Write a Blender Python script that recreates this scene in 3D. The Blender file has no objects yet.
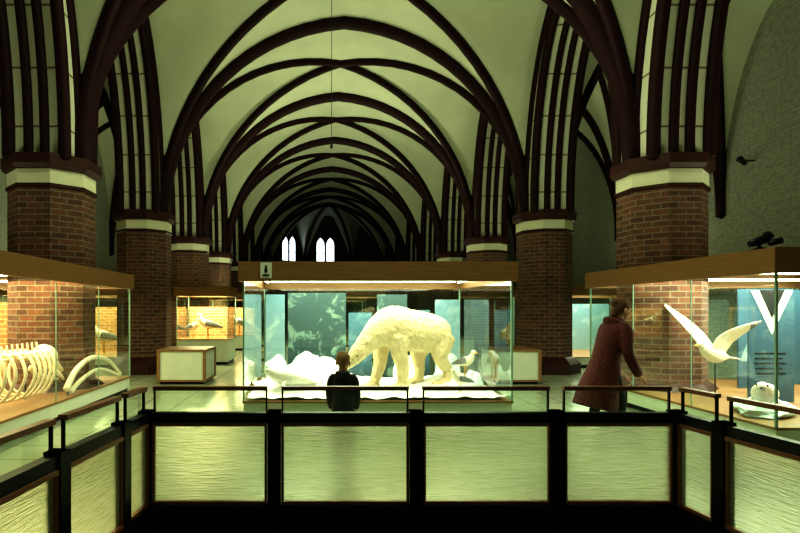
import bpy, math, random
from mathutils import Vector, Matrix, noise
random.seed(4)
sc = bpy.context.scene
sc.view_settings.view_transform = 'Standard'
try: sc.view_settings.look = 'High Contrast'
except Exception as ex: print('look', ex)
AX = 0.63
COL_D = [9.57 + 5.02*(k-1) for k in range(-1, 8)]   # column line depths
BAY = 5.02
SP = 4.08; RISE = 5.1
S_N = 4.75; OUT = 5.65; WALL = 9.85

# ---------------------------------------------------------------- materials
def mat_new(name):
    m = bpy.data.materials.new(name); m.use_nodes = True
    nt = m.node_tree; nt.nodes.clear()
    out = nt.nodes.new('ShaderNodeOutputMaterial')
    return m, nt, out
def N(nt, t, **kw):
    n = nt.nodes.new(t)
    for k, v in kw.items():
        if k in n.inputs: n.inputs[k].default_value = v
        else: setattr(n, k, v)
    return n
def c4(c): return (c[0], c[1], c[2], 1)
def simple(name, col, rough=0.6, metal=0.0, var=0.15, scale=6.0, bump=0.0, bscale=30, spec=0.5, stretch=None):
    m, nt, out = mat_new(name)
    b = N(nt, 'ShaderNodeBsdfPrincipled', Roughness=rough, Metallic=metal)
    b.inputs['Specular IOR Level'].default_value = spec
    tc = N(nt, 'ShaderNodeTexCoord')
    mp = N(nt, 'ShaderNodeMapping')
    if stretch: mp.inputs['Scale'].default_value = stretch
    nt.links.new(tc.outputs['Object'], mp.inputs['Vector'])
    nz = N(nt, 'ShaderNodeTexNoise', Scale=scale, Detail=4.0)
    nt.links.new(mp.outputs[0], nz.inputs['Vector'])
    mx = N(nt, 'ShaderNodeMix', data_type='RGBA')
    mx.inputs[6].default_value = c4([c*(1-var) for c in col])
    mx.inputs[7].default_value = c4([min(1, c*(1+var)) for c in col])
    nt.links.new(nz.outputs['Fac'], mx.inputs[0])
    nt.links.new(mx.outputs[2], b.inputs['Base Color'])
    if bump:
        n2 = N(nt, 'ShaderNodeTexNoise', Scale=bscale, Detail=5.0)
        nt.links.new(mp.outputs[0], n2.inputs['Vector'])
        bp = N(nt, 'ShaderNodeBump', Strength=bump, Distance=0.02)
        nt.links.new(n2.outputs['Fac'], bp.inputs['Height'])
        nt.links.new(bp.outputs[0], b.inputs['Normal'])
    nt.links.new(b.outputs[0], out.inputs[0])
    return m
def emis(name, col, st):
    m, nt, out = mat_new(name)
    e = N(nt, 'ShaderNodeEmission', Color=c4(col), Strength=st)
    nt.links.new(e.outputs[0], out.inputs[0]); return m
def brick(name, c1, c2, mortar, cyl=None, rough=0.85):
    m, nt, out = mat_new(name)
    b = N(nt, 'ShaderNodeBsdfPrincipled', Roughness=rough)
    tc = N(nt, 'ShaderNodeTexCoord'); sx = N(nt, 'ShaderNodeSeparateXYZ')
    nt.links.new(tc.outputs['Object'], sx.inputs[0])
    cb = N(nt, 'ShaderNodeCombineXYZ')
    if cyl:
        at = N(nt, 'ShaderNodeMath', operation='ARCTAN2')
        nt.links.new(sx.outputs[1], at.inputs[0]); nt.links.new(sx.outputs[0], at.inputs[1])
        mu = N(nt, 'ShaderNodeMath', operation='MULTIPLY'); mu.inputs[1].default_value = cyl
        nt.links.new(at.outputs[0], mu.inputs[0]); nt.links.new(mu.outputs[0], cb.inputs[0])
    else:
        ad = N(nt, 'ShaderNodeMath', operation='ADD')
        nt.links.new(sx.outputs[0], ad.inputs[0]); nt.links.new(sx.outputs[1], ad.inputs[1])
        nt.links.new(ad.outputs[0], cb.inputs[0])
    nt.links.new(sx.outputs[2], cb.inputs[1])
    br = N(nt, 'ShaderNodeTexBrick', Scale=1.0)
    br.inputs['Color1'].default_value = c4(c1); br.inputs['Color2'].default_value = c4(c2)
    br.inputs['Mortar'].default_value = c4(mortar)
    br.inputs['Brick Width'].default_value = 0.27; br.inputs['Row Height'].default_value = 0.095
    br.inputs['Mortar Size'].default_value = 0.009
    nt.links.new(cb.outputs[0], br.inputs['Vector'])
    nz = N(nt, 'ShaderNodeTexNoise', Scale=9.0, Detail=3.0)
    nt.links.new(cb.outputs[0], nz.inputs['Vector'])
    mx = N(nt, 'ShaderNodeMix', data_type='RGBA', blend_type='MULTIPLY'); mx.inputs[0].default_value = 0.6
    nt.links.new(br.outputs['Color'], mx.inputs[6]); nt.links.new(nz.outputs['Fac'], mx.inputs[7])
    nt.links.new(mx.outputs[2], b.inputs['Base Color'])
    bp = N(nt, 'ShaderNodeBump', Strength=0.5, Distance=0.02, invert=True)
    nt.links.new(br.outputs['Fac'], bp.inputs['Height']); nt.links.new(bp.outputs[0], b.inputs['Normal'])
    nt.links.new(b.outputs[0], out.inputs[0]); return m
def glass(name, tint=(0.93, 1, 0.95), refl=1.0):
    m, nt, out = mat_new(name)
    t = N(nt, 'ShaderNodeBsdfTransparent', Color=c4(tint))
    g = N(nt, 'ShaderNodeBsdfGlossy', Color=(1, 1, 1, 1), Roughness=0.02)
    f = N(nt, 'ShaderNodeFresnel', IOR=1.5)
    geo = N(nt, 'ShaderNodeNewGeometry')       # same pane reflectance from both sides of the sheet
    mi = N(nt, 'ShaderNodeMix', data_type='FLOAT'); mi.inputs[2].default_value = 1.5; mi.inputs[3].default_value = 1/1.5
    nt.links.new(geo.outputs['Backfacing'], mi.inputs[0]); nt.links.new(mi.outputs[0], f.inputs['IOR'])
    mu = N(nt, 'ShaderNodeMath', operation='MULTIPLY'); mu.inputs[1].default_value = refl; mu.use_clamp = True
    nt.links.new(f.outputs[0], mu.inputs[0])
    mx = N(nt, 'ShaderNodeMixShader')
    nt.links.new(mu.outputs[0], mx.inputs[0]); nt.links.new(t.outputs[0], mx.inputs[1]); nt.links.new(g.outputs[0], mx.inputs[2])
    nt.links.new(mx.outputs[0], out.inputs[0]); return m
def frosted(name):
    m, nt, out = mat_new(name)
    tc = N(nt, 'ShaderNodeTexCoord'); mp = N(nt, 'ShaderNodeMapping'); mp.inputs['Scale'].default_value = (3.0, 3.0, 48)
    nt.links.new(tc.outputs['Object'], mp.inputs[0])
    nz = N(nt, 'ShaderNodeTexNoise', Scale=1.8, Detail=3.0, Roughness=0.55, Distortion=0.8)
    nt.links.new(mp.outputs[0], nz.inputs['Vector'])
    bp = N(nt, 'ShaderNodeBump', Strength=0.7, Distance=0.03)
    nt.links.new(nz.outputs['Fac'], bp.inputs['Height'])
    rp = N(nt, 'ShaderNodeValToRGB')
    rp.color_ramp.elements[0].position = 0.3; rp.color_ramp.elements[0].color = (0.74, 0.86, 0.58, 1)
    rp.color_ramp.elements[1].position = 0.65; rp.color_ramp.elements[1].color = (0.98, 1.0, 0.84, 1)
    nt.links.new(nz.outputs['Fac'], rp.inputs[0])
    tr = N(nt, 'ShaderNodeBsdfTranslucent'); df = N(nt, 'ShaderNodeBsdfDiffuse')
    rf = N(nt, 'ShaderNodeBsdfRefraction', Roughness=0.26, IOR=1.12)
    gl = N(nt, 'ShaderNodeBsdfGlossy', Roughness=0.25)
    for n in (tr, df, rf): nt.links.new(rp.outputs[0], n.inputs['Color'])
    for n in (tr, df, gl, rf): nt.links.new(bp.outputs[0], n.inputs['Normal'])
    m1 = N(nt, 'ShaderNodeMixShader'); m1.inputs[0].default_value = 0.10
    nt.links.new(tr.outputs[0], m1.inputs[1]); nt.links.new(df.outputs[0], m1.inputs[2])
    m2 = N(nt, 'ShaderNodeMixShader'); m2.inputs[0].default_value = 0.62
    nt.links.new(m1.outputs[0], m2.inputs[1]); nt.links.new(rf.outputs[0], m2.inputs[2])
    m3 = N(nt, 'ShaderNodeMixShader'); m3.inputs[0].default_value = 0.03
    nt.links.new(m2.outputs[0], m3.inputs[1]); nt.links.new(gl.outputs[0], m3.inputs[2])
    nt.links.new(m3.outputs[0], out.inputs[0]); return m

M_plaster = simple('vault_plaster', (0.54, 0.57, 0.43), 0.9, var=0.16, scale=1.2, bump=0.2, bscale=14)
M_wallp = simple('wall_plaster', (0.42, 0.47, 0.36), 0.9, var=0.12, scale=1.5, bump=0.4, bscale=9)
M_rib = simple('dark_rib_brick', (0.022, 0.006, 0.007), 0.6, var=0.4, scale=9, bump=0.3, bscale=12, spec=0.2)
M_cap = simple('capital_moulding', (0.045, 0.014, 0.012), 0.5, var=0.3, scale=8, spec=0.3)
M_white = simple('capital_whitewash', (0.62, 0.62, 0.46), 0.9, var=0.08, scale=5)
M_brick = brick('column_brick', (0.24, 0.10, 0.055), (0.11, 0.05, 0.035), (0.27, 0.23, 0.16), cyl=0.7)
M_brickin = brick('warm_backdrop_brick', (0.60, 0.33, 0.14), (0.42, 0.22, 0.09), (0.66, 0.56, 0.34))
M_brickw = brick('choir_brick', (0.10, 0.05, 0.035), (0.06, 0.035, 0.025), (0.12, 0.10, 0.08))
M_wbrick = brick('painted_brick', (0.50, 0.53, 0.43), (0.47, 0.50, 0.41), (0.41, 0.44, 0.36))
M_wood = simple('oak_header', (0.26, 0.14, 0.055), 0.45, var=0.35, scale=3, stretch=(1, 1, 14))
M_woodd = simple('red_brown_rail', (0.24, 0.10, 0.045), 0.35, var=0.3, scale=5)
M_steel = simple('dark_steel', (0.010, 0.012, 0.015), 0.4, metal=0.3, var=0.2, spec=0.4)
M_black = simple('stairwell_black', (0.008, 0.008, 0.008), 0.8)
M_glass = glass('showcase_glass', (0.93, 1, 0.95), 1.5)
M_rglass = glass('railing_glass', (0.84, 0.94, 0.84), 1.3)
M_frost = frosted('ribbed_wire_glass')
M_edge = simple('glass_edge', (0.25, 0.42, 0.33), 0.3)
M_panel = simple('plinth_panel', (0.62, 0.67, 0.54), 0.6, var=0.08)
M_snow = simple('display_snow', (0.84, 0.87, 0.82), 0.8, var=0.05, scale=8, bump=0.6, bscale=12)
M_ice = simple('display_ice', (0.62, 0.75, 0.77), 0.5, var=0.22, scale=4, bump=0.6, bscale=8)
M_bone = simple('bone', (0.84, 0.78, 0.60), 0.6, var=0.15, scale=9)
M_bear = simple('polar_bear_fur', (0.70, 0.59, 0.36), 0.9, var=0.26, scale=9, bump=1.0, bscale=38)
M_dark = simple('black_nose', (0.01, 0.01, 0.01), 0.4)
M_skin = simple('skin', (0.62, 0.36, 0.24), 0.55, var=0.05)
M_hairb = simple('boy_hair', (0.32, 0.19, 0.08), 0.6, var=0.5, scale=40, bump=0.6, bscale=80)
M_hairw = simple('woman_hair', (0.15, 0.07, 0.035), 0.6, var=0.5, scale=40, bump=0.6, bscale=80)
M_coatb = simple('black_jacket', (0.010, 0.012, 0.014), 0.7, var=0.3, bump=0.4, bscale=12)
M_coatw = simple('maroon_fur_coat', (0.10, 0.018, 0.015), 0.8, var=0.7, scale=28, bump=1.0, bscale=40)
M_jean = simple('trousers', (0.02, 0.025, 0.04), 0.8)
M_shoe = simple('shoes', (0.015, 0.012, 0.01), 0.5)
M_gull = simple('seabird_white', (0.80, 0.76, 0.60), 0.8, var=0.15, scale=12, bump=0.4, bscale=40)
M_gullg = simple('seabird_grey', (0.22, 0.24, 0.24), 0.8, var=0.2, scale=12)
M_beak = simple('beak_yellow', (0.6, 0.35, 0.05), 0.5)
M_seal = simple('seal_coat', (0.70, 0.68, 0.60), 0.5, var=0.25, scale=9)
M_rock = simple('display_rock', (0.34, 0.27, 0.17), 0.8, var=0.4, scale=5, bump=0.8, bscale=10)
M_tube = emis('fluorescent_tube', (0.94, 1.0, 0.66), 10.0)
M_day = emis('daylight_glazing', (0.80, 0.90, 1.0), 1.8)
M_sign = simple('sign_white', (0.7, 0.75, 0.68), 0.5, var=0.02)

def arch_white():
    m, nt, out = mat_new('arch_whitewash')
    b = N(nt, 'ShaderNodeBsdfPrincipled', Roughness=0.9)
    tc = N(nt, 'ShaderNodeTexCoord'); sx = N(nt, 'ShaderNodeSeparateXYZ'); nt.links.new(tc.outputs['Object'], sx.inputs[0])
    mu = N(nt, 'ShaderNodeMath', operation='MULTIPLY'); mu.inputs[1].default_value = 1.1
    fr = N(nt, 'ShaderNodeMath', operation='FRACT'); lt = N(nt, 'ShaderNodeMath', operation='LESS_THAN'); lt.inputs[1].default_value = 0.035
    nt.links.new(sx.outputs[2], mu.inputs[0]); nt.links.new(mu.outputs[0], fr.inputs[0]); nt.links.new(fr.outputs[0], lt.inputs[0])
    mx = N(nt, 'ShaderNodeMix', data_type='RGBA'); mx.inputs[6].default_value = (0.54, 0.55, 0.43, 1); mx.inputs[7].default_value = (0.16, 0.12, 0.08, 1)
    nt.links.new(lt.outputs[0], mx.inputs[0]); nt.links.new(mx.outputs[2], b.inputs['Base Color'])
    nt.links.new(b.outputs[0], out.inputs[0]); return m
M_archw = arch_white()
def floor_mat():
    m, nt, out = mat_new('stone_floor')
    b = N(nt, 'ShaderNodeBsdfPrincipled', Roughness=0.20)
    tc = N(nt, 'ShaderNodeTexCoord')
    br = N(nt, 'ShaderNodeTexBrick', Scale=1.0, offset=0.0)
    br.inputs['Color1'].default_value = (0.40, 0.45, 0.34, 1); br.inputs['Color2'].default_value = (0.36, 0.41, 0.31, 1)
    br.inputs['Mortar'].default_value = (0.14, 0.16, 0.12, 1)
    br.inputs['Brick Width'].default_value = 0.6; br.inputs['Row Height'].default_value = 0.6; br.inputs['Mortar Size'].default_value = 0.008
    nt.links.new(tc.outputs['Object'], br.inputs['Vector']); nt.links.new(br.outputs[0], b.inputs['Base Color'])
    nz = N(nt, 'ShaderNodeTexNoise', Scale=3.0); bp = N(nt, 'ShaderNodeBump', Strength=0.08)
    nt.links.new(nz.outputs[0], bp.inputs['Height']); nt.links.new(bp.outputs[0], b.inputs['Normal'])
    nt.links.new(b.outputs[0], out.inputs[0]); return m
M_floor = floor_mat()
def poster_mat(name, top, bot, accent, scale=3.0, thr=0.55, soft=0.1):
    m, nt, out = mat_new(name)
    b = N(nt, 'ShaderNodeBsdfPrincipled', Roughness=0.6)
    tc = N(nt, 'ShaderNodeTexCoord'); sx = N(nt, 'ShaderNodeSeparateXYZ'); nt.links.new(tc.outputs['Generated'], sx.inputs[0])
    mx = N(nt, 'ShaderNodeMix', data_type='RGBA'); mx.inputs[6].default_value = c4(bot); mx.inputs[7].default_value = c4(top)
    nt.links.new(sx.outputs[2], mx.inputs[0])
    nz = N(nt, 'ShaderNodeTexNoise', Scale=scale, Detail=8.0, Roughness=0.7, Distortion=0.8); nt.links.new(tc.outputs['Object'], nz.inputs['Vector'])
    rp = N(nt, 'ShaderNodeValToRGB'); rp.color_ramp.elements[0].position = thr-soft; rp.color_ramp.elements[1].position = thr+soft
    nt.links.new(nz.outputs['Fac'], rp.inputs[0])
    m2 = N(nt, 'ShaderNodeMix', data_type='RGBA'); m2.inputs[7].default_value = c4(accent)
    nt.links.new(rp.outputs[0], m2.inputs[0]); nt.links.new(mx.outputs[2], m2.inputs[6])
    nt.links.new(m2.outputs[2], b.inputs['Base Color']); nt.links.new(b.outputs[0], out.inputs[0]); return m
M_p1 = poster_mat('poster_arctic', (0.03, 0.075, 0.085), (0.02, 0.05, 0.05), (0.14, 0.23, 0.20), 3.0, 0.54, 0.03)
M_p2 = poster_mat('poster_blue', (0.11, 0.23, 0.30), (0.22, 0.33, 0.35), (0.34, 0.44, 0.42), 2.5, 0.6)
M_p3 = poster_mat('poster_sea', (0.05, 0.14, 0.20), (0.03, 0.08, 0.11), (0.14, 0.25, 0.28), 3, 0.6)
M_p4 = poster_mat('poster_mountains', (0.035, 0.11, 0.18), (0.05, 0.10, 0.14), (0.09, 0.18, 0.23), 2.0, 0.6)

# ---------------------------------------------------------------- mesh helpers
class MB:
    def __init__(s): s.v = []; s.f = []; s.m = []
    def add(s, vs, fs, mi=0):
        o = len(s.v); s.v += [tuple(v) for v in vs]
        for f in fs: s.f.append(tuple(i+o for i in f)); s.m.append(mi)
    def box(s, x0, x1, y0, y1, z0, z1, mi=0):
        s.add([(x0,y0,z0),(x1,y0,z0),(x1,y1,z0),(x0,y1,z0),(x0,y0,z1),(x1,y0,z1),(x1,y1,z1),(x0,y1,z1)],
              [(0,3,2,1),(4,5,6,7),(0,1,5,4),(1,2,6,5),(2,3,7,6),(3,0,4,7)], mi)
    def quad(s, a, b, c, d, mi=0): s.add([a,b,c,d], [(0,1,2,3)], mi)
    def loft(s, pts, mi=0, n=12, ref=(0,0,1), cap=0.5):
        pts = [p if len(p) == 5 else (p[0],p[1],p[2],p[3],p[3]) for p in pts]
        P = [Vector(p[:3]) for p in pts]; vs = []; fs = []
        L = len(P); ref = Vector(ref)
        for i in range(L):
            d = (P[min(i+1,L-1)]-P[max(i-1,0)]).normalized()
            sd = d.cross(ref)
            if sd.length < 0.05: sd = d.cross(Vector((0.3,1,0.2)))
            sd.normalize(); up = sd.cross(d).normalized()
            for k in range(n):
                a = 2*math.pi*k/n
                vs.append(P[i]+sd*math.cos(a)*pts[i][3]+up*math.sin(a)*pts[i][4])
        for i in range(L-1):
            for k in range(n):
                a = i*n+k; b = i*n+(k+1)%n
                fs.append((a, b, b+n, a+n))
        d0 = (P[0]-P[1]).normalized(); d1 = (P[-1]-P[-2]).normalized()
        vs.append(P[0]+d0*min(pts[0][3:])*cap); vs.append(P[-1]+d1*min(pts[-1][3:])*cap)
        c0 = len(vs)-2; c1 = len(vs)-1
        for k in range(n):
            fs.append((c0, (k+1)%n, k)); fs.append((c1, (L-1)*n+k, (L-1)*n+(k+1)%n))
        s.add(vs, fs, mi)
    def ell(s, c, r, mi=0, nu=14, nv=10, rot=None):
        vs = []; fs = []; c = Vector(c)
        for j in range(1, nv):
            t = math.pi*j/nv
            for i in range(nu):
                a = 2*math.pi*i/nu
                p = Vector((r[0]*math.sin(t)*math.cos(a), r[1]*math.sin(t)*math.sin(a), r[2]*math.cos(t)))
                if rot: p = rot @ p
                vs.append(c+p)
        a = Vector((0,0,r[2])); b = Vector((0,0,-r[2]))
        if rot: a = rot @ a; b = rot @ b
        vs += [c+a, c+b]; t = len(vs)-2; q = len(vs)-1
        for j in range(nv-2):
            for i in range(nu):
                fs.append((j*nu+i, (j+1)*nu+i, (j+1)*nu+(i+1)%nu, j*nu+(i+1)%nu))
        for i in range(nu):
            fs.append((t, i, (i+1)%nu)); fs.append((q, (nv-2)*nu+(i+1)%nu, (nv-2)*nu+i))
        s.add(vs, fs, mi)
    def build(s, name, mats, smooth=False, parent=None, loc=(0,0,0), rotz=0.0):
        me = bpy.data.meshes.new(name); me.from_pydata(s.v, [], s.f)
        for m in (mats if isinstance(mats, list) else [mats]): me.materials.append(m)
        me.polygons.foreach_set('material_index', s.m)
        if smooth: me.polygons.foreach_set('use_smooth', [True]*len(s.f))
        me.update()
        o = bpy.data.objects.new(name, me); sc.collection.objects.link(o)
        o.location = loc; o.rotation_euler = (0,0,rotz)
        if parent: o.parent = parent
        return o
def cr(pts, n=5):
    out = []; L = len(pts)
    pts = [p if len(p) != 4 else (p[0],p[1],p[2],p[3],p[3]) for p in pts]
    for i in range(L-1):
        p0, p1, p2, p3 = pts[max(i-1,0)], pts[i], pts[i+1], pts[min(i+2,L-1)]
        for k in range(n):
            t = k/n
            out.append(tuple(0.5*((2*b)+(-a+c)*t+(2*a-5*b+4*c-d)*t*t+(-a+3*b-3*c+d)*t**3) for a,b,c,d in zip(p0,p1,p2,p3)))
    out.append(tuple(pts[-1])); return out
def organic(mb, name, mat, voxel, smooth=6, parent=None, loc=(0,0,0), rotz=0.0):
    o = mb.build(name, mat, True, parent, loc, rotz)
    r = o.modifiers.new('Remesh', 'REMESH'); r.mode = 'VOXEL'; r.voxel_size = voxel; r.use_smooth_shade = True
    s = o.modifiers.new('Smooth', 'SMOOTH'); s.factor = 0.5; s.iterations = smooth
    return o
def empty(name, loc=(0,0,0), rotz=0.0, parent=None):
    o = bpy.data.objects.new(name, None); sc.collection.objects.link(o)
    o.location = loc; o.rotation_euler = (0,0,rotz); o.empty_display_size = 0.3
    if parent: o.parent = parent
    return o

# ---------------------------------------------------------------- vault
def Pn(u, s=S_N, h=RISE):
    u = min(1.0, max(0.0, abs(u)))
    R = (h*h+s*s)/(2*s) * 1.0
    x = s*u
    return math.sqrt(max(0, R*R-(x+R-s)**2))/h
NG = 14
us = [math.sin(math.pi/2*k/NG) for k in range(-NG, NG+1)]
ceil = MB(); ribs = MB(); arch = MB()
def web(mb, xc, sx, yc, sy, mi=0):
    n = len(us); vs = []
    for j in range(n):
        for i in range(n):
            z = SP+RISE*Pn(min(abs(us[i]), abs(us[j])))
            vs.append((xc+sx*us[i], yc+sy*us[j], z))
    fs = []
    for j in range(n-1):
        for i in range(n-1):
            a, b, c, d = j*n+i, j*n+i+1, (j+1)*n+i+1, (j+1)*n+i
            if (i < n//2) == (j < n//2): fs += [(a,c,b),(a,d,c)]
            else: fs += [(a,d,b),(b,d,c)]
    mb.add(vs, fs, mi)
def rib_line(xa, ya, xb, yb, r, fn=None, n=30, drop=0.05):
    pts = []
    for k in range(n+1):
        u = math.sin(math.pi/2*(2*k/n-1))
        t = (u+1)/2
        pts.append((xa+(xb-xa)*t, ya+(yb-ya)*t, SP+RISE*Pn(u)-drop, r, r*1.25))
    d = Vector((xb-xa, yb-ya, 0)).normalized()
    ref = Vector((-d.y, d.x, 0))
    ribs.loft([(p[0],p[1],p[2],p[4],p[3]) for p in pts], 0, 8, ref=tuple(ref))
sa = (WALL-OUT)/2; xa_c = (WALL+OUT)/2
for b in range(len(COL_D)-1):
    y0 = COL_D[b]; y1 = COL_D[b+1]; yc = (y0+y1)/2; hb = BAY/2
    web(ceil, AX, S_N, yc, hb)
    rib_line(AX-S_N, y0, AX+S_N, y1, 0.10); rib_line(AX-S_N, y1, AX+S_N, y0, 0.10)
    for sgn in (-1, 1):
        web(ceil, AX+sgn*xa_c, sa, yc, hb)
        xi = AX+sgn*OUT; xo = AX+sgn*WALL
        rib_line(xi, y0, xo, y1, 0.09); rib_line(xi, y1, xo, y0, 0.09)
        rib_line(AX+sgn*S_N, y0, AX+sgn*S_N, y1, 0.09)
        cs = []; s2 = 1.98; h2 = RISE-0.42
        outer = []
        n = 36
        for k in range(n+1):
            u = math.sin(math.pi/2*(2*k/n-1))
            cs.append((yc+s2*u, SP+h2*Pn(u)))
            outer.append((yc+hb*u, SP+RISE*Pn(u)+0.02))
        cs = [(cs[0][0], SP-0.02)]+cs+[(cs[-1][0], SP-0.02)]
        outer = [(outer[0][0], SP-0.02)]+outer+[(outer[-1][0], SP-0.02)]
        xi, xo2 = AX+sgn*S_N, AX+sgn*OUT
        for k in range(len(cs)-1):
            a, c = cs[k], cs[k+1]; A, C = outer[k], outer[k+1]
            arch.quad((xi,a[0],a[1]),(xi,c[0],c[1]),(xo2,c[0],c[1]),(xo2,a[0],a[1]))
            for xx in (xi, xo2):
                arch.quad((xx,a[0],a[1]),(xx,c[0],c[1]),(xx,C[0],C[1]),(xx,A[0],A[1]))
        for xx, rr in ((xi, 0.105), (xo2, 0.105), (xi+sgn*0.32, 0.08), (xo2-sgn*0.32, 0.08)):
            ribs.loft([(xx, p[0], p[1], rr, rr) for p in cs], 0, 8, ref=(1,0,0))
for b, y in enumerate(COL_D):
    rib_line(AX-S_N, y, AX+S_N, y, 0.17, drop=0.06)
    for sgn in (-1, 1):
        rib_line(AX+sgn*OUT, y, AX+sgn*WALL, y, 0.13)
# apse
YL = COL_D[-1]; apex = Vector((AX, YL, 0))
poly = [(-S_N, 0), (-4.3, 3.0), (-2.0, 5.3), (2.0, 5.3), (4.3, 3.0), (S_N, 0)]
for i in range(5):
    a = Vector((AX+poly[i][0], YL+poly[i][1], 0)); b_ = Vector((AX+poly[i+1][0], YL+poly[i+1][1], 0))
    mid = (a+b_)/2; hv = (b_-a)/2; n = len(us)
    vs = []
    for j in range(NG+1):
        u = math.sin(math.pi/2*j/NG)
        for v in us:
            p = apex.lerp(mid+hv*v, u)
            vs.append((p.x, p.y, SP+RISE*Pn(min(u, abs(v)) )))
    fs = []
    for j in range(NG):
        for k in range(n-1):
            q = j*n+k
            if k < n//2: fs += [(q, q+1, q+n), (q+1, q+n+1, q+n)]
            else: fs += [(q, q+1, q+n+1), (q, q+n+1, q+n)]
    ceil.add(vs, fs, 0)
for (px_, py_) in poly[1:5]:
    pts = []
    for k in range(19):
        u = math.sin(math.pi/2*k/18)
        pts.append((AX+px_*u, YL+py_*u, SP+RISE*Pn(u)-0.05, 0.13, 0.13))
    ribs.loft(pts, 0, 8)
o_ceil = ceil.build('ceiling', M_plaster, True)
ribs.build('vault_ribs', M_rib, True, o_ceil)
arch.build('arcade_arches', M_archw, False, o_ceil)

# ---------------------------------------------------------------- columns
def column(x, y):
    mb = MB(); n = 8
    prof = [(0,0.88,2),(0.25,0.88,2),(0.38,0.75,2),(0.42,0.68,0),(3.56,0.68,1),(3.58,0.71,1),(3.63,0.71,3),(3.64,0.69,3),
            (3.86,0.69,1),(3.87,0.74,1),(3.94,0.78,1),(4.10,0.78,1)]
    vs = []; 
    for z, r, m in prof:
        for k in range(n):
            a = 2*math.pi*(k+0.5)/n; vs.append((r*math.cos(a), r*math.sin(a), z))
    mb.v += vs
    for i in range(len(prof)-1):
        for k in range(n):
            a = i*n+k; b = i*n+(k+1)%n
            mb.f.append((a, b, b+n, a+n)); mb.m.append(prof[i][2])
    mb.f.append(tuple((len(prof)-1)*n+k for k in range(n))); mb.m.append(1)
    mb.loft([(0,0,4.08,0.50,0.50),(0,0,4.7,0.47,0.47),(0,0,5.6,0.33,0.30)], 4, 8, ref=(0,1,0), cap=0)
    return mb.build('brick_column', [M_brick, M_cap, M_cap, M_white, M_archw], False, None, (x, y, 0))
for y in COL_D[:8]:
    for sgn in (-1, 1): column(AX+sgn*5.2, y)

# ---------------------------------------------------------------- shell
ZT = 9.6; YB = COL_D[0]-0.3; YE = YL
def wall(name, x0, x1, y0, y1, z0=0, z1=ZT, m=None):
    mb = MB(); mb.box(x0, x1, y0, y1, z0, z1); return mb.build(name, m or M_wallp)
wall('wall_left', AX-WALL-0.3, AX-WALL, YB, YE, m=M_wbrick)
wall('wall_right', AX+WALL, AX+WALL+0.3, YB, YE, m=M_wbrick)
wall('wall_back', AX-WALL-0.3, AX+WALL+0.3, YB-0.3, YB)
wall('wall_choir_left', AX-S_N-0.9, AX-S_N+0.02, COL_D[7], YE, m=M_brickw)
wall('wall_choir_right', AX+S_N-0.02, AX+S_N+0.9, COL_D[7], YE, m=M_brickw)
wall('wall_aisle_end_left', AX-WALL, AX-S_N-0.9, YE-0.3, YE, m=M_brickw)
wall('wall_aisle_end_right', AX+S_N+0.9, AX+WALL, YE-0.3, YE, m=M_brickw)
mb = MB()
for i in range(5):
    a = (AX+poly[i][0], YL+poly[i][1]); b_ = (AX+poly[i+1][0], YL+poly[i+1][1])
    mb.quad((a[0],a[1],0),(b_[0],b_[1],0),(b_[0],b_[1],ZT),(a[0],a[1],ZT))
mb.build('wall_apse', M_brickw)
def lancet(name, x, y, z0, w, h, rotz):
    e = empty(name, (x, y, z0), rotz)
    def outline(cx, ww, hh, yy, n=8):
        pts = [(cx-ww/2, yy, 0), (cx+ww/2, yy, 0)]
        sh = hh-ww*1.0
        for k in range(n+1):
            t = k/n; a = t*math.radians(62)
            pts.append((cx-ww*0.5+ww*math.cos(a), yy, sh+ww*math.sin(a)*1.13))
        q = [(2*cx-p[0], p[1], p[2]) for p in pts[2:]][::-1]
        return pts+q[1:]
    g = MB()
    for sx in (-1, 1):
        pts = outline(sx*w*0.26, w*0.42, h*0.86, -0.10); g.add(pts, [tuple(range(len(pts)))])
    g.build('glazing', M_day, parent=e)
    f = MB()
    pts = outline(0, w*1.15, h*1.06, -0.06); f.add(pts, [tuple(range(len(pts)))])
    for sx in (-1, 0, 1): f.box(sx*w*0.5-0.05, sx*w*0.5+0.05, -0.16, -0.08, 0, h*0.72)
    for zz in (0.3, 0.6): f.box(-w*0.48, w*0.48, -0.14, -0.11, h*zz, h*zz+0.03)
    f.box(-w*0.6, w*0.6, -0.22, 0, -0.12, 0)
    f.build('stone_frame', M_rib, parent=e)
    return e
lancet('window_1', AX-0.2, YL+5.3, 5.45, 1.5, 2.25, 0)
a = Vector((-4.3,3.0)); b_ = Vector((-2.0,5.3)); ang = math.atan2(b_.y-a.y, b_.x-a.x)
lancet('window_2', AX-3.15, YL+4.15, 5.45, 1.5, 2.25, ang)

# floor with stairwell opening
HX0, HX1, HY0, HY1 = -1.36, 2.80, 0.9, 4.37
HX0n, HX1n = -1.66, 3.12
fb = MB(); XL, XR = AX-WALL, AX+WALL
fb.quad((XL,YB,0),(XR,YB,0),(XR,HY0,0),(XL,HY0,0))
fb.quad((XL,HY1,0),(XR,HY1,0),(XR,YE+6,0),(XL,YE+6,0))
fb.quad((XL,HY0,0),(HX0n,HY0,0),(HX0,HY1,0),(XL,HY1,0))
fb.quad((HX1n,HY0,0),(XR,HY0,0),(XR,HY1,0),(HX1,HY1,0))
o_floor = fb.build('floor', M_floor)
st = MB(); hole = [(HX0,HY1),(HX1,HY1),(HX1n,HY0),(HX0n,HY0)]
for i in range(4):
    a, b_ = hole[i], hole[(i+1)%4]
    st.quad((a[0],a[1],-3.2),(b_[0],b_[1],-3.2),(b_[0],b_[1],0),(a[0],a[1],0))
st.quad(*[(p[0],p[1],-3.2) for p in hole])
st.build('stairwell_lining', M_black, parent=o_floor)

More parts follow.
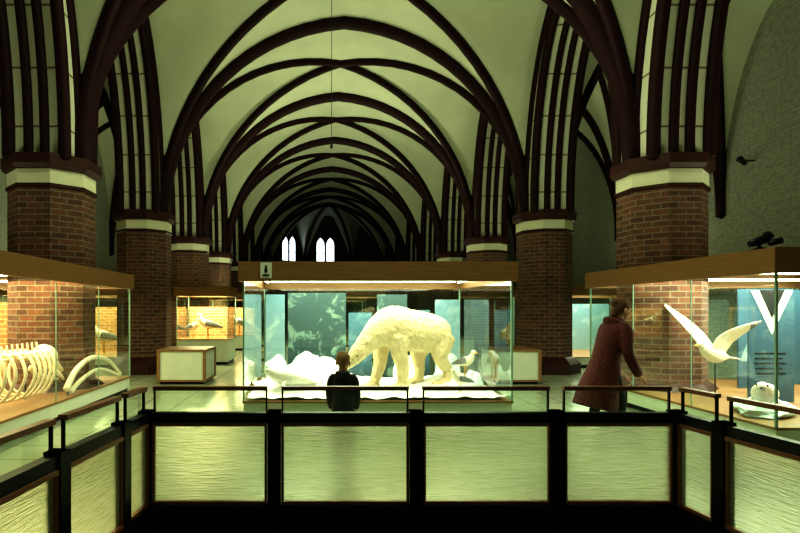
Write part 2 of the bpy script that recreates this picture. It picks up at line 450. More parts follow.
# ---------------------------------------------------------------- railing
rail = empty('glass_railing')
def section(p0, p1, post_end=True):
    a = Vector((p0[0], p0[1], 0)); b = Vector((p1[0], p1[1], 0)); d = b-a; L = d.length; ang = math.atan2(d.y, d.x)
    e = 0.055
    w = MB(); w.box(e, L-e, -0.028, 0.028, 0.985, 1.015, 0); w.box(e, L-e, -0.045, -0.018, 0.715, 0.742, 0)
    w.box(e, L-e, -0.045, -0.005, 0.118, 0.145, 0); w.box(e, e+0.018, -0.04, -0.01, 0.145, 0.715, 0); w.box(L-e-0.018, L-e, -0.04, -0.01, 0.145, 0.715, 0)
    w.build('rail_wood', M_woodd, parent=rail, loc=a, rotz=ang)
    s = MB(); s.box(0, L, -0.035, 0.035, 0.735, 0.815); s.box(0, L, -0.045, 0.045, -0.35, 0.118)
    s.box(e, e+0.012, -0.010, 0.010, 0.80, 0.99); s.box(L-e-0.012, L-e, -0.010, 0.010, 0.80, 0.99)
    for q in (0.0, L):
        s.box(q-0.05, q+0.05, -0.05, 0.05, -0.35, 0.83)
    s.build('rail_frame', M_steel, parent=rail, loc=a, rotz=ang)
    g = MB(); g.quad((e,0,0.815),(L-e,0,0.815),(L-e,0,0.985),(e,0,0.985)); g.build('rail_glass', M_rglass, parent=rail, loc=a, rotz=ang)
    f = MB(); f.quad((e,-0.02,0.14),(L-e,-0.02,0.14),(L-e,-0.02,0.72),(e,-0.02,0.72)); f.build('wired_glass', M_frost, parent=rail, loc=a, rotz=ang)
fx = [-1.33, -0.349, 0.733, 1.81, 2.74]
for i in range(4): section((fx[i], 4.3), (fx[i+1], 4.3))
def lerp_l(d): return -1.33-(4.3-d)*0.09
def lerp_r(d): return 2.74+(4.3-d)*0.10
dd = [4.3, 3.86, 3.07, 2.28, 1.4]
for i in range(4):
    section((lerp_l(dd[i+1]), dd[i+1]), (lerp_l(dd[i]), dd[i]))
    section((lerp_r(dd[i]), dd[i]), (lerp_r(dd[i+1]), dd[i+1]))

# ---------------------------------------------------------------- showcases
def area(name, loc, sx, sy, power, col, up=False, parent=None):
    l = bpy.data.lights.new(name, 'AREA'); l.shape = 'RECTANGLE'; l.size = sx; l.size_y = sy; l.energy = power; l.color = col
    o = bpy.data.objects.new(name, l); sc.collection.objects.link(o); o.location = loc
    if up: o.rotation_euler = (math.pi, 0, 0)
    if parent: o.parent = parent
    return o
GRN = (0.92, 1.0, 0.64); WHT = (0.97, 1.0, 0.72); WRM = (1.0, 0.84, 0.45)
def showcase(x0, x1, y0, y1, zp=0.3, power=150, col=GRN, zt=2.29, seams_x=0, seams_y=0, uplight=0, tubes=True, name='glass_showcase', upx=0.0, upy=0.0):
    e = empty(name, ((x0+x1)/2, (y0+y1)/2, 0))
    cx, cy = (x0+x1)/2, (y0+y1)/2; hx, hy = (x1-x0)/2, (y1-y0)/2; zh = zt-0.28
    w = MB(); o = 0.07
    w.box(-hx-o, hx+o, -hy-o, -hy+0.0, zh, zt); w.box(-hx-o, hx+o, hy, hy+o, zh, zt)
    w.box(-hx-o, -hx, -hy, hy, zh, zt); w.box(hx, hx+o, -hy, hy, zh, zt)
    w.build('wood_header', M_wood, parent=e)
    r = MB(); r.box(-hx, hx, -hy, hy, zt-0.05, zt-0.01); r.build('roof_board', M_wood, parent=e)
    p = MB(); p.box(-hx+0.04, hx-0.04, -hy+0.04, hy-0.04, 0, 0.08, 1); p.box(-hx, hx, -hy, hy, 0.08, zp-0.03, 0); p.box(-hx-0.02, hx+0.02, -hy-0.02, hy+0.02, zp-0.03, zp, 2)
    p.build('plinth', [M_panel, M_steel, M_wood], parent=e)
    g = MB()
    g.quad((-hx,-hy,zp),(hx,-hy,zp),(hx,-hy,zh),(-hx,-hy,zh)); g.quad((-hx,hy,zp),(hx,hy,zp),(hx,hy,zh),(-hx,hy,zh))
    g.quad((-hx,-hy,zp),(-hx,hy,zp),(-hx,hy,zh),(-hx,-hy,zh)); g.quad((hx,-hy,zp),(hx,hy,zp),(hx,hy,zh),(hx,-hy,zh))
    g.build('panes', M_glass, parent=e)
    s = MB(); t = 0.012
    for sx in (-1, 1):
        for sy in (-1, 1): s.box(sx*hx-t, sx*hx+t, sy*hy-t, sy*hy+t, zp, zh)
    for k in range(seams_x):
        xx = -hx+2*hx*(k+1)/(seams_x+1)
        for sy in (-1, 1): s.box(xx-0.005, xx+0.005, sy*hy-0.006, sy*hy+0.006, zp, zh)
    for k in range(seams_y):
        yy = -hy+2*hy*(k+1)/(seams_y+1)
        for sx in (-1, 1): s.box(sx*hx-0.006, sx*hx+0.006, yy-0.005, yy+0.005, zp, zh)
    s.build('glass_edges', M_edge, parent=e)
    if tubes:
        tb = MB()
        for k in range(3):
            yy = -hy+0.25+k*(2*hy-0.5)/2
            tb.loft([(-hx+0.15, yy, zh+0.14, 0.02), (hx-0.15, yy, zh+0.14, 0.02)], 0, 8)
        for sx in (-1, 1):
            tb.loft([(sx*(hx-0.10), -hy+0.3, zh+0.12, 0.018), (sx*(hx-0.10), hy-0.3, zh+0.12, 0.018)], 0, 8)
        tb.build('fluorescent_tubes', M_tube, parent=e)
    area('case_lamp', (0, 0, zh+0.06), 2*hx-0.3, 2*hy-0.3, power, col, parent=e)
    if uplight: area('case_uplight', (upx, upy, zt+0.05), min(1.6, hx), min(1.6, hy), uplight, GRN, True, parent=e)
    return e
main = showcase(-1.09, 2.74, 8.0, 11.0, power=160, col=WHT, uplight=195)
left = showcase(-7.6, -3.74, 6.4, 11.0, power=360, col=WRM, seams_y=2, uplight=40, upy=-1.6, upx=-0.8)
right = showcase(5.05, 8.9, 6.2, 10.45, power=320, col=WHT, seams_y=2, uplight=90, upy=-1.2, upx=1.0)
showcase(-0.6, 2.0, 17.5, 19.5, power=50, uplight=200)  # added case hidden behind the main one, there to hold a vault uplight
showcase(-0.6, 2.0, 24.5, 26.5, power=40, uplight=100)  # another added hidden case, carries the uplight for the far bays
showcase(-4.2, -2.7, 16.4, 17.9, zp=0.75, power=130, col=WRM, uplight=20)
showcase(-4.6, -2.6, 22.2, 24.0, zp=0.6, power=130, col=WRM, uplight=30)
showcase(-8.8, -5.4, 15.5, 18.5, power=180, col=WRM, uplight=40)
showcase(6.4, 9.6, 15.5, 18.5, power=130, col=WHT, uplight=50)

sg = empty('pictogram_sign', (-0.76, 7.90, 2.15))
mb = MB(); mb.box(-0.08, 0.08, -0.015, 0.0, -0.10, 0.12, 0); mb.build('plate', M_sign, parent=sg)
mb = MB(); mb.ell((0,-0.02,0.06),(0.018,0.004,0.018)); mb.box(-0.02,0.02,-0.022,-0.015,-0.02,0.035); mb.box(-0.05,0.05,-0.022,-0.015,-0.07,-0.05); mb.build('icon', M_dark, parent=sg)

def poster(name, x0, x1, y, z0, z1, m):
    mb = MB(); mb.box(x0, x1, y, y+0.03, z0, z1)
    return mb.build(name, m)
poster('arctic_map_poster', -0.62, 0.50, 10.8, 0.30, 1.93, M_p1)
poster('display_backdrop', -1.05, -0.68, 10.8, 0.30, 1.9, M_p2)
poster('display_backdrop', 0.55, 1.0, 10.8, 0.30, 1.55, M_p3)
poster('display_backdrop', 1.10, 1.68, 10.8, 0.30, 1.9, M_p1)
poster('display_backdrop', 1.75, 2.12, 10.8, 0.30, 1.6, M_p3)
poster('display_backdrop', 2.22, 2.70, 10.8, 0.30, 1.8, M_p2)
mp_ = empty('mountain_poster', (6.95, 9.3, 0.30))
mb = MB(); mb.box(0, 0.85, 0, 0.03, 0, 1.65); mb.build('board', M_p4, parent=mp_)
mb = MB()
for (x0, x1, h) in ((0.02,0.38,0.55),(0.25,0.62,0.75),(0.5,0.83,0.48)):
    mb.add([(x0,-0.006,0.45),(x1,-0.006,0.45),((x0+x1)/2+0.03,-0.006,0.45+h)], [(0,1,2)])
mb.build('snow_peaks', M_p2, parent=mp_)
poster('sea_poster', 7.9, 8.8, 9.8, 0.30, 1.95, M_p4)
poster('brick_backdrop', -7.5, -5.35, 10.8, 0.30, 1.75, M_brickin)
poster('brick_backdrop', -4.15, -2.75, 17.8, 0.75, 1.7, M_brickin)
poster('brick_backdrop', -4.5, -2.7, 23.9, 0.60, 1.7, M_brickin)
poster('brick_backdrop', -8.7, -5.5, 18.4, 0.30, 1.7, M_brickin)
poster('sea_poster', 6.5, 9.5, 18.4, 0.30, 1.8, M_p2)
pp = empty('triangle_poster', (6.05, 7.9, 0.30))
mb = MB(); mb.box(0, 0.64, 0, 0.03, 0, 1.60); mb.build('board', M_p4, parent=pp)
mb = MB(); mb.add([(0.02,-0.006,1.58),(0.62,-0.006,1.58),(0.32,-0.006,0.95)], [(0,2,1)]); mb.build('white_field', M_sign, parent=pp)
mb = MB(); mb.add([(0.14,-0.010,1.58),(0.50,-0.010,1.58),(0.32,-0.010,1.18)], [(0,2,1)])
for k in range(5): mb.box(0.08, 0.52-0.05*(k%2), -0.008, -0.003, 0.40+k*0.07, 0.415+k*0.07)
mb.build('printed_marks', M_dark, parent=pp)

def cabinet(x0, x1, y0, y1, h=0.75):
    e = empty('low_cabinet', ((x0+x1)/2, (y0+y1)/2, 0)); hx, hy = (x1-x0)/2, (y1-y0)/2
    m = MB(); m.box(-hx+0.03, hx-0.03, -hy+0.03, hy-0.03, 0.06, h-0.04, 0); m.box(-hx+0.06, hx-0.06, -hy+0.06, hy-0.06, 0, 0.06, 2)
    m.box(-hx, hx, -hy, hy, h-0.04, h, 1); m.box(-hx, hx, -hy, hy, 0.06, 0.1, 1)
    for sx in (-1, 1):
        for sy in (-1, 1): m.box(sx*hx-0.03*(sx+1), sx*hx+0.03*(1-sx), sy*hy-0.03*(sy+1), sy*hy+0.03*(1-sy), 0.1, h-0.04, 1)
    m.build('body', [M_panel, M_wood, M_steel], parent=e)
cabinet(-3.5, -2.45, 12.0, 13.2); cabinet(3.75, 4.75, 12.0, 13.2); cabinet(3.9, 4.75, 17.0, 18.2)

# ---------------------------------------------------------------- snow & ice
def terrain(name, x0, x1, y0, y1, z0, fn, m, n=40):
    vs = []; fs = []
    for j in range(n+1):
        for i in range(n+1):
            u, v = i/n, j/n; x = x0+(x1-x0)*u; y = y0+(y1-y0)*v
            vs.append((x, y, z0+fn(x, y)))
    for j in range(n):
        for i in range(n):
            a = j*(n+1)+i; fs.append((a, a+1, a+n+2, a+n+1))
    mb = MB(); mb.add(vs, fs); return mb.build(name, m, True)
def g2(x, y, cx, cy, s, h, sy=None): return h*math.exp(-((x-cx)/s)**2-((y-cy)/(sy or s))**2)
def snow_h(x, y):
    return max(0.005, 0.04+0.06*noise.noise(Vector((x*2, y*2, 0)))+0.03*noise.noise(Vector((x*7, y*7, 3)))+g2(x,y,-0.35,9.1,0.5,0.40,0.45)+g2(x,y,0.10,9.7,0.40,0.42,0.45)+g2(x,y,2.35,9.8,0.4,0.18))
terrain('snow_ground', -1.05, 2.70, 8.04, 10.6, 0.30, snow_h, M_snow, 90)
def boulder(name, c, r, m, seed, sub=3, parent=None):
    import bmesh
    bm = bmesh.new(); bmesh.ops.create_icosphere(bm, subdivisions=sub, radius=1)
    for v in bm.verts:
        k = 1+0.35*noise.noise(v.co*1.3+Vector((seed,0,0)))+0.15*noise.noise(v.co*3.5+Vector((0,seed,0)))
        v.co = Vector((v.co.x*r[0]*k, v.co.y*r[1]*k, max(-0.3*r[2], v.co.z*r[2]*k)))
    me = bpy.data.meshes.new(name); bm.to_mesh(me); bm.free(); me.materials.append(m)
    o = bpy.data.objects.new(name, me); sc.collection.objects.link(o); o.location = c
    if parent: o.parent = parent
    return o
for i, (c, r) in enumerate([((-0.2,10.3,0.42),(0.3,0.22,0.40)), ((-0.78,10.1,0.42),(0.22,0.25,0.36)),
                            ((2.48,9.0,0.38),(0.14,0.22,0.24)), ((2.35,10.35,0.40),(0.25,0.18,0.46)), ((1.6,10.4,0.40),(0.22,0.18,0.34))]):
    boulder('ice_boulder', c, r, M_ice, i*3.1)

# ---------------------------------------------------------------- polar bear (forward = -X)
be = empty('polar_bear', (1.52, 9.35, 0.33), math.radians(34))
mb = MB()
Z = (0,0,1)
mb.loft(cr([(0.78,0,0.80,0.16,0.16),(0.62,0,0.84,0.29,0.30),(0.30,0,0.89,0.34,0.34),(-0.10,0,0.94,0.34,0.35),(-0.42,0,0.99,0.31,0.35),
            (-0.66,0,0.94,0.22,0.27),(-0.88,0,0.80,0.155,0.19),(-1.04,0,0.66,0.13,0.155)]), 0, 18, Z)
mb.loft(cr([(-0.98,0,0.72,0.12,0.13),(-1.12,0,0.60,0.135,0.135),(-1.23,0,0.50,0.10,0.10),(-1.34,0,0.41,0.062,0.065),(-1.40,0,0.36,0.05,0.05)]), 0, 14, Z)
for sy in (-1, 1): mb.ell((-1.02, sy*0.115, 0.77), (0.028,0.038,0.048))
mb.loft([(0.80,0,0.92,0.06),(0.90,0,0.84,0.05),(0.93,0,0.76,0.03)], 0, 8, (0,1,0))
def foreleg(x, y, dx):
    mb.loft(cr([(x,y,0.84,0.19,0.14),(x-0.03+dx*0.2,y*1.05,0.60,0.145,0.12),(x+0.02+dx*0.5,y*1.05,0.38,0.11,0.10),(x-0.01+dx*0.8,y*1.05,0.16,0.088,0.085),(x-0.02+dx,y*1.05,0.06,0.10,0.095)]), 0, 12, (0,1,0))
    mb.loft([(x+0.05+dx,y*1.05,0.055,0.10,0.055),(x-0.14+dx,y*1.05,0.05,0.105,0.05),(x-0.20+dx,y*1.05,0.04,0.08,0.035)], 0, 12, Z)
    for k in range(4): mb.ell((x-0.22+dx, y*1.05+(-0.066+0.044*k), 0.035), (0.035,0.022,0.03))
def hindleg(x, y, dx):
    mb.loft(cr([(x,y,0.84,0.25,0.15),(x-0.10+dx*0.3,y*1.08,0.58,0.19,0.135),(x-0.08+dx*0.5,y*1.05,0.42,0.13,0.10),(x+0.06+dx,y*1.05,0.25,0.088,0.078),(x+0.03+dx,y*1.05,0.08,0.09,0.085)]), 0, 12, (0,1,0))
    mb.loft([(x+0.08+dx,y*1.05,0.055,0.09,0.055),(x-0.14+dx,y*1.05,0.05,0.105,0.05),(x-0.20+dx,y*1.05,0.04,0.08,0.035)], 0, 12, Z)
    for k in range(4): mb.ell((x-0.22+dx, y*1.05+(-0.066+0.044*k), 0.035), (0.035,0.022,0.03))
foreleg(-0.42, -0.18, 0.08); foreleg(-0.42, 0.18, -0.22); hindleg(0.58, -0.19, 0.02); hindleg(0.55, 0.18, -0.22)
ob = organic(mb, 'body', M_bear, 0.016, 4, be)
tx = bpy.data.textures.new('fur_clumps', 'CLOUDS'); tx.noise_scale = 0.06; tx.noise_depth = 3
dm = ob.modifiers.new('Fur', 'DISPLACE'); dm.texture = tx; dm.strength = 0.03; dm.mid_level = 0.5; dm.texture_coords = 'LOCAL'
mb = MB(); mb.ell((-1.435,0,0.365),(0.030,0.034,0.026))
for sy in (-1, 1): mb.ell((-1.21, sy*0.092, 0.565),(0.020,0.018,0.020))
mb.build('nose_and_eyes', M_dark, True, be)

# ---------------------------------------------------------------- seabirds
def seabird(name, loc, rotz, wings, tilt=0.0, sc_=1.0):
    e = empty(name, loc, rotz); e.scale = (sc_,)*3; e.rotation_euler = (0, tilt, rotz)
    b = MB()
    b.loft(cr([(0.30,0,0.0,0.02,0.015),(0.18,0,0,0.06,0.05),(0,0,0,0.105,0.10),(-0.18,0,0.03,0.075,0.075),(-0.28,0,0.07,0.048,0.048)]),0,12,Z)
    b.ell((-0.33,0,0.09),(0.058,0.044,0.044))
    b.loft([(0.24,0,0,0.05,0.014),(0.42,0,0.0,0.10,0.012)],0,8,Z)
    X = (1,0,0); t = MB()
    for s, (span, dihedral) in zip((-1, 1), wings):
        b.loft(cr([(-0.03,s*0.04,0.04,0.03,0.16),(-0.02,s*span*0.3,0.06+dihedral*0.30,0.024,0.19),(0.04,s*span*0.6,0.05+dihedral*0.60,0.020,0.16),(0.14,s*span,0.05+dihedral*0.9,0.014,0.05)]),0,14,X)
        t.loft([(0.10,s*span*0.86,0.05+dihedral*0.79,0.022,0.08),(0.18,s*span*1.08,0.05+dihedral*0.97,0.010,0.02)],0,8,X)
        t.ell((-0.36,s*0.038,0.10),(0.008,0.006,0.008))
    organic(b, 'body', M_gull, 0.010, 3, e)
    k = MB(); k.loft([(-0.37,0,0.085,0.018),(-0.45,0,0.07,0.008)],0,8,Z); k.build('beak', M_beak, True, e)
    t.build('wingtips_and_eyes', M_gullg, True, e)
    r = MB(); r.loft([(0,0,-0.05,0.008),(0,0,-(loc[2]-0.32)/sc_,0.008)],0,6,(0,1,0)); 
    ro = r.build('mount_rod', M_steel, True, e); ro.rotation_euler = (0, -tilt, 0)
    return e
seabird('seabird_with_raised_wings', (5.68, 8.05, 0.95), math.radians(27), ((0.36, 0.42), (0.74, 0.66)), math.radians(8), 1.15)
def standing_bird(loc, rotz, s=1.0, m=None):
    e = empty('standing_seabird', loc, rotz); e.scale = (s,)*3
    b = MB()
    b.loft(cr([(0.26,0,0.20,0.02,0.014),(0.14,0,0.23,0.055,0.05),(0,0,0.26,0.085,0.085),(-0.10,0,0.31,0.06,0.065),(-0.14,0,0.39,0.038,0.04)]),0,12,Z)
    b.ell((-0.165,0,0.43),(0.05,0.036,0.036))
    organic(b, 'body', m or M_gull, 0.010, 3, e)
    k = MB()
    for sy in (-0.03, 0.03):
        k.loft([(0,sy,0.20,0.01),(0,sy,0.0,0.008)],0,6,(0,1,0)); k.box(-0.06,0.01,sy-0.02,sy+0.02,0,0.008)
    k.loft([(-0.20,0,0.425,0.014),(-0.27,0,0.41,0.006)],0,6,Z); k.build('legs_and_beak', M_beak, True, e)
    w = MB()
    for s2 in (-1,1): w.loft(cr([(-0.06,s2*0.075,0.29,0.012,0.05),(0.08,s2*0.075,0.26,0.012,0.05),(0.28,s2*0.03,0.20,0.008,0.015)]),0,8,Z)
    w.build('folded_wings', M_gullg, True, e)
standing_bird((7.5, 8.5, 0.30), 1.0, 1.2); standing_bird((-3.4, 17.0, 0.75), 0.4, 1.6); standing_bird((-3.9, 17.2, 0.75), 2.6, 1.3)
standing_bird((-3.3, 22.9, 0.60), 0.4, 1.9); standing_bird((-6.9, 9.4, 0.30), 2.6, 1.2); standing_bird((-6.4, 16.6, 0.30), 0.6, 2.0)
standing_bird((2.12, 8.45, 0.30+snow_h(2.12,8.45)-0.005), 0.3, 0.8); standing_bird((2.5, 9.6, 0.30+snow_h(2.5,9.6)-0.01), 2.2, 1.0)
def seal(loc, rotz, s=1.0, floe=True):
    sl = empty('seal', loc, rotz); sl.scale = (s,)*3
    b = MB(); b.loft(cr([(0.55,0,0.02,0.04,0.03),(0.38,0,0.08,0.10,0.08),(0.05,0,0.15,0.17,0.15),(-0.25,0,0.19,0.14,0.14),(-0.42,0,0.27,0.095,0.10),(-0.54,0,0.29,0.05,0.05)]),0,14,Z)
    for q in (-1,1):
        b.loft([(-0.15,q*0.13,0.10,0.05,0.02),(-0.22,q*0.26,0.01,0.05,0.014)],0,8,Z); b.loft([(0.5,q*0.02,0.03,0.03,0.018),(0.68,q*0.08,0.02,0.05,0.014)],0,8,Z)
    organic(b, 'body', M_seal, 0.012, 4, sl)
    b = MB(); b.ell((-0.59,0,0.295),(0.015,0.02,0.014))
    for q in (-1,1): b.ell((-0.50,q*0.062,0.325),(0.014,0.012,0.014))
    b.build('nose_and_eyes', M_dark, True, sl)
    if floe: boulder('ice_floe', (0,0,-0.09), (0.66,0.36,0.11), M_ice, 20, parent=sl)
seal((5.60, 7.05, 0.42), math.radians(48), 0.85)
seal((-0.45, 8.55, 0.30+snow_h(-0.45,8.55)+0.02), math.radians(12), 0.72, False)
for i, (c, r) in enumerate([((7.2,7.0,0.34),(0.4,0.4,0.18)), ((8.2,8.6,0.36),(0.4,0.4,0.25))]):
    boulder('display_rock', c, r, M_rock, 23+i*2.7)

# ---------------------------------------------------------------- whale skeleton in left case (skull = -X)
wk = empty('whale_skeleton', (-4.38, 7.50, 0.30), math.radians(-99)); wk.scale = (0.80, 0.95, 1.0)
b = MB()
for k in range(20):
    t = k/19; x = -1.2+t*2.5; z = 0.62+0.08*math.sin(t*3)-0.15*t; r = 0.075*(1-0.55*t)
    b.loft([(x,0,z,r),(x+0.10,0,z,r)],0,10,Z,cap=0.2)
    b.loft([(x+0.05,0,z+r*0.5,0.035*(1-0.4*t),0.014),(x+0.09,0,z+0.20*(1-0.5*t),0.02,0.012)],0,6,(0,1,0))
    for s in (-1,1): b.loft([(x+0.05,s*r*0.5,z,0.024),(x+0.06,s*(0.2*(1-t)+0.05),z-0.01,0.014)],0,6,Z)
for k in range(10):
    x = -1.1+k*0.19; q = 1-abs(k-4)*0.06
    for s in (-1,1):
        b.loft(cr([(x,s*0.06,0.66,0.028),(x+0.05,s*0.36*q,0.68,0.028),(x+0.12,s*0.52*q,0.42,0.026),(x+0.18,s*0.38*q,0.14,0.022),(x+0.17,s*0.12*q,0.06,0.018)]),0,8,(1,0,0))
b.loft(cr([(-1.2,0,0.62,0.14,0.14),(-1.35,0,0.60,0.22,0.17),(-1.5,0,0.48,0.16,0.09),(-1.85,0,0.34,0.06,0.035)]),0,12,Z)
for s in (-1,1): b.loft(cr([(-1.25,s*0.20,0.42,0.03,0.05),(-1.5,s*0.20,0.28,0.025,0.04),(-1.85,s*0.05,0.20,0.02,0.02)]),0,8,Z)
b.build('bones', M_bone, True, wk)
b = MB()
for x in (-0.8, 0.1, 1.0): b.loft([(x,0,0.0,0.012),(x,0,0.5,0.012)],0,6,(0,1,0))
b.build('stand', M_steel, True, wk)
jb = empty('whale_jaw_bones', (-3.83, 9.5, 0.30))
b = MB()
b.loft(cr([(0.0,-1.05,0.10,0.05),(0,-0.7,0.36,0.045),(0,-0.1,0.50,0.04),(0,0.6,0.40,0.035),(0,1.25,0.08,0.03)]),0,10,Z)
b.loft(cr([(0.02,-0.95,0.05,0.04),(0.02,-0.5,0.20,0.035),(0.02,0.2,0.28,0.03),(0.02,1.15,0.05,0.03)]),0,10,Z)
b.build('jaw', M_bone, True, jb)
b = MB()
for y, h in ((-1.0, 0.12), (1.2, 0.10)): b.loft([(0,y,0.0,0.014),(0,y,h,0.014)],0,6,(0,1,0))
b.build('supports', M_steel, True, jb)
for i, (c, r) in enumerate([((-6.2,9.9,0.34),(0.4,0.4,0.3)), ((-6.6,8.0,0.34),(0.4,0.5,0.2))]):
    boulder('display_rock', c, r, M_rock, 50+i*2.7)

# ---------------------------------------------------------------- people
def hand(mb, o, d, nrm, s=1.0, side=1):
    d = Vector(d).normalized(); nrm = Vector(nrm).normalized(); sd = d.cross(nrm).normalized()*side; o = Vector(o)
    def P(a, b, c): return o+d*a*s+sd*b*s+nrm*c*s
    mb.loft([tuple(P(-0.01,0,0))+(0.026*s,0.019*s), tuple(P(0.045,0,0))+(0.038*s,0.014*s), tuple(P(0.088,0,0))+(0.038*s,0.012*s)],0,12,tuple(nrm))
    for b_, L in ((-0.029,0.055),(-0.010,0.072),(0.010,0.078),(0.029,0.068)):
        mb.loft([tuple(P(0.075,b_,0))+(0.0095*s,), tuple(P(0.088+L*0.45,b_*1.1,0.004))+(0.009*s,), tuple(P(0.088+L*0.78,b_*1.12,0.016))+(0.0085*s,), tuple(P(0.088+L*0.95,b_*1.12,0.030))+(0.0075*s,)],0,8,tuple(nrm))
    mb.loft([tuple(P(0.02,0.025,0))+(0.012*s,), tuple(P(0.05,0.052,0.012))+(0.011*s,), tuple(P(0.082,0.062,0.024))+(0.009*s,)],0,8,tuple(nrm))
def head(par, c, s, mat_hair, bun=False, tilt=0.0):
    h = empty('head', c); h.parent = par; h.scale = (s,)*3; h.rotation_euler = (tilt, 0, 0)
    m = MB()
    m.ell((0,0.012,0.035),(0.074,0.092,0.085)); m.ell((0,-0.03,-0.02),(0.060,0.062,0.085)); m.ell((0,-0.055,-0.082),(0.032,0.030,0.024))
    m.loft([(0,-0.082,0.02,0.010),(0,-0.098,-0.008,0.012),(0,-0.110,-0.022,0.014)],0,8,(1,0,0))
    for sx in (-1,1):
        m.ell((sx*0.080,0.012,-0.01),(0.012,0.020,0.032)); m.ell((sx*0.035,-0.070,-0.02),(0.022,0.02,0.02))
    m.ell((0,-0.088,-0.052),(0.024,0.010,0.008))
    m.loft([(0,0.02,-0.05,0.050),(0,0.03,-0.17,0.055)],0,12,(0,1,0))
    organic(m, 'face', M_skin, 0.006, 3, h)
    e = MB()
    for sx in (-1,1): e.ell((sx*0.030,-0.086,0.008),(0.010,0.006,0.006)); e.ell((sx*0.030,-0.090,0.030),(0.018,0.006,0.004))
    e.build('eyes_and_brows', M_dark, True, h)
    q = MB()
    q.ell((0,0.022,0.050),(0.086,0.100,0.086)); q.ell((0,0.050,0.0 if bun else 0.015),(0.074,0.068,0.080 if bun else 0.07)); q.ell((0,-0.045,0.085),(0.062,0.045,0.035))
    if bun: q.ell((0,0.12,0.055),(0.048,0.045,0.048)); q.loft([(0,0.08,0.02,0.06),(0,0.09,-0.09,0.045),(0,0.08,-0.14,0.02)],0,10,(0,1,0))
    for i in range(30):
        a = random.uniform(0, math.pi); t = random.uniform(0.1, 1.3)
        q.ell((0.082*math.cos(a)*math.sin(t), 0.022+0.095*math.sin(a)*math.sin(t), 0.050+0.083*math.cos(t)), (0.014,0.014,0.012), nu=8, nv=6)
    organic(q, 'hair', mat_hair, 0.008, 2, h)
    return h
Y = (0,1,0)
boy = empty('boy', (0.26, 6.3, 0), math.radians(172))
m = MB()
for sx in (-1,1):
    m.loft(cr([(sx*0.060,0.0,0.56,0.068,0.075),(sx*0.065,-0.01,0.40,0.058,0.064),(sx*0.068,-0.005,0.28,0.048,0.052),(sx*0.070,0.012,0.16,0.046,0.050),(sx*0.074,0.012,0.05,0.044,0.050)]),0,12,Y)
m.ell((0,0.0,0.56),(0.115,0.085,0.08))
organic(m, 'trousers', M_jean, 0.012, 3, boy)
m = MB()
for sx in (-1,1): m.loft([(sx*0.075,0.055,0.035,0.035,0.032),(sx*0.078,-0.03,0.035,0.038,0.034),(sx*0.083,-0.10,0.028,0.034,0.024)],0,10,Z)
organic(m, 'shoes', M_shoe, 0.009, 2, boy)
m = MB()
m.loft(cr([(0,0.0,0.50,0.130,0.105),(0,0.0,0.60,0.128,0.102),(0,0.0,0.72,0.122,0.100),(0,0.0,0.82,0.125,0.092),(0,0.005,0.88,0.088,0.075),(0,0.01,0.925,0.052,0.055)]),0,18,Y,cap=0.1)
for sx in (-1,1):
    m.loft(cr([(sx*0.09,0,0.855,0.045),(sx*0.128,0.0,0.81,0.048,0.048),(sx*0.155,0.005,0.68,0.044,0.044),(sx*0.150,-0.035,0.56,0.040,0.040),(sx*0.138,-0.065,0.49,0.035,0.035)]),0,12,Y)
m.loft(cr([(-0.07,0.05,0.895,0.030),(0,0.085,0.880,0.040),(0.07,0.05,0.895,0.030)]),0,10,Z)
organic(m, 'jacket', M_coatb, 0.011, 3, boy)
for sx in (-1,1):
    m = MB(); hand(m, (sx*0.137,-0.068,0.475), (-sx*0.1,-0.25,-1), (-sx,0,0.05), 0.72, 1); organic(m, 'hand', M_skin, 0.0035, 2, boy)
head(boy, (0,-0.005,1.010), 0.94, M_hairb, tilt=0.0)

wo = empty('woman', (3.52, 6.8, 0), math.radians(98))
m = MB()
for sx, dy in ((-1,-0.10),(1,0.10)):
    m.loft(cr([(sx*0.09,0.07,0.90,0.10,0.11),(sx*0.09,0.04+dy*0.5,0.68,0.082,0.09),(sx*0.09,0.02+dy,0.48,0.062,0.066),(sx*0.09,0.05+dy,0.30,0.055,0.062),(sx*0.09,0.05+dy,0.08,0.042,0.048)]),0,12,Y)
organic(m, 'legs', M_jean, 0.014, 3, wo)
m = MB()
for sx, dy in ((-1,-0.10),(1,0.10)):
    m.loft([(sx*0.09,0.10+dy,0.045,0.040,0.042),(sx*0.09,0.0+dy,0.045,0.045,0.042),(sx*0.095,-0.09+dy,0.032,0.045,0.028),(sx*0.095,-0.14+dy,0.028,0.03,0.022)],0,10,Z)
    m.loft([(sx*0.09,0.055+dy,0.04,0.045,0.05),(sx*0.09,0.052+dy,0.16,0.048,0.052)],0,10,Y)
organic(m, 'boots', M_shoe, 0.010, 2, wo)
m = MB()
m.loft(cr([(0,0.20,0.42,0.27,0.25),(0,0.16,0.60,0.245,0.235),(0,0.09,0.85,0.205,0.185),(0,0.04,1.05,0.175,0.155),(0,-0.02,1.25,0.195,0.155),(0,-0.07,1.38,0.180,0.130),(0,-0.10,1.455,0.095,0.085),(0,-0.12,1.50,0.068,0.068)]),0,20,Y,cap=0.05)
for sx in (-1,1):
    m.loft(cr([(sx*0.14,-0.07,1.40,0.070),(sx*0.205,-0.07,1.34,0.074,0.074),(sx*0.25,-0.05,1.12,0.064,0.064),(sx*0.235,-0.14,0.94,0.058,0.058),(sx*0.18,-0.24,0.84,0.054,0.054)]),0,12,Y)
m.loft(cr([(-0.09,-0.04,1.47,0.04),(0,0.02,1.47,0.055),(0.09,-0.04,1.47,0.04),(0.04,-0.15,1.43,0.035)]),0,10,Z)
organic(m, 'coat', M_coatw, 0.015, 3, wo)
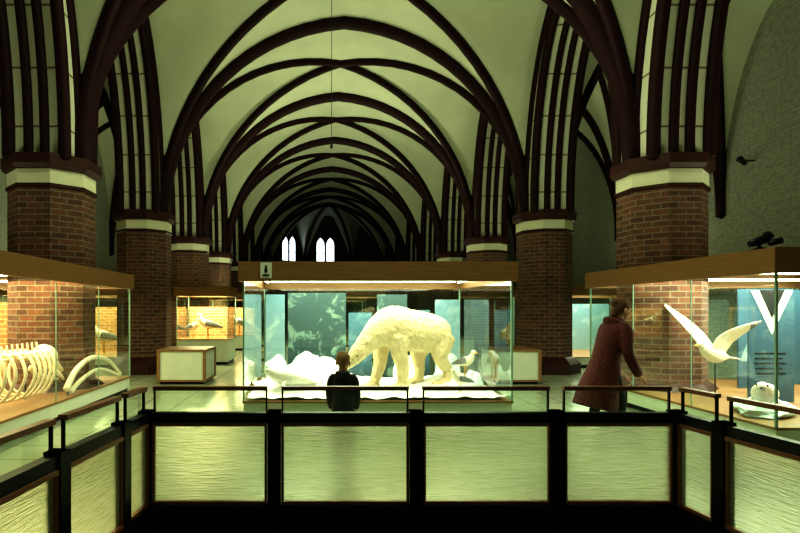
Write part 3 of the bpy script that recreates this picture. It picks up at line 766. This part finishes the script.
for sx in (-1,1):
    m = MB(); hand(m, (sx*0.168,-0.262,0.82), (-sx*0.35,-1,-0.8), (0,0.4,-1), 0.95, -sx); organic(m, 'hand', M_skin, 0.0045, 2, wo)
head(wo, (0,-0.165,1.60), 1.05, M_hairw, bun=True, tilt=0.25)

# ---------------------------------------------------------------- small fixtures
cb = MB(); cb.loft([(AX-0.38, 12.1, SP+RISE-0.1, 0.006),(AX-0.38, 12.1, 5.2, 0.006)],0,6,Y); cb.loft([(AX-0.38,12.1,5.2,0.02),(AX-0.38,12.1,5.1,0.03)],0,8,Y)
cb.build('hanging_cable', M_steel)
def spot(loc, rotz):
    e = empty('spotlight', loc, rotz); m = MB()
    m.loft([(0,0,0,0.10,0.10),(0,0,0.03,0.10,0.10)],0,12,Y); m.loft([(0,0,0.03,0.015),(0,0,0.14,0.015)],0,8,Y)
    m.loft([(-0.14,0,0.10,0.035),(-0.04,0,0.13,0.05),(0.08,0,0.17,0.055),(0.13,0,0.19,0.075)],0,12,Z,cap=-0.3)
    m.loft([(0.05,-0.08,0.10,0.03),(0.17,-0.12,0.14,0.04)],0,10,Z)
    m.build('fixture', M_steel, True, e)
spot((5.22, 6.65, 2.28), 0.2)
wsp = empty('wall_lamp', (AX+WALL, 13.5, 5.2)); m = MB(); m.loft([(0,0,0,0.02),(-0.25,0,0,0.02)],0,8,Z); m.loft([(-0.22,0,-0.08,0.05),(-0.38,0,0.06,0.08)],0,10,Y)
m.build('fixture', M_steel, True, wsp)

# added fill light above the frame, brightens the floor behind the railing panels
area('hall_fill_light', (AX, 6.0, 8.6), 2.5, 0.8, 270, GRN)

w = bpy.data.worlds.new('World'); sc.world = w; w.use_nodes = True
w.node_tree.nodes['Background'].inputs[0].default_value = (0.5, 0.6, 0.7, 1); w.node_tree.nodes['Background'].inputs[1].default_value = 0.02

cam = bpy.data.cameras.new('camera'); co = bpy.data.objects.new('camera', cam); sc.collection.objects.link(co)
co.location = (0, 0, 1.6); co.rotation_euler = (math.pi/2, 0, 0)
cam.sensor_width = 36; cam.lens = 25.2; cam.shift_x = 0.10; cam.shift_y = 0.0544; cam.clip_end = 200
sc.camera = co
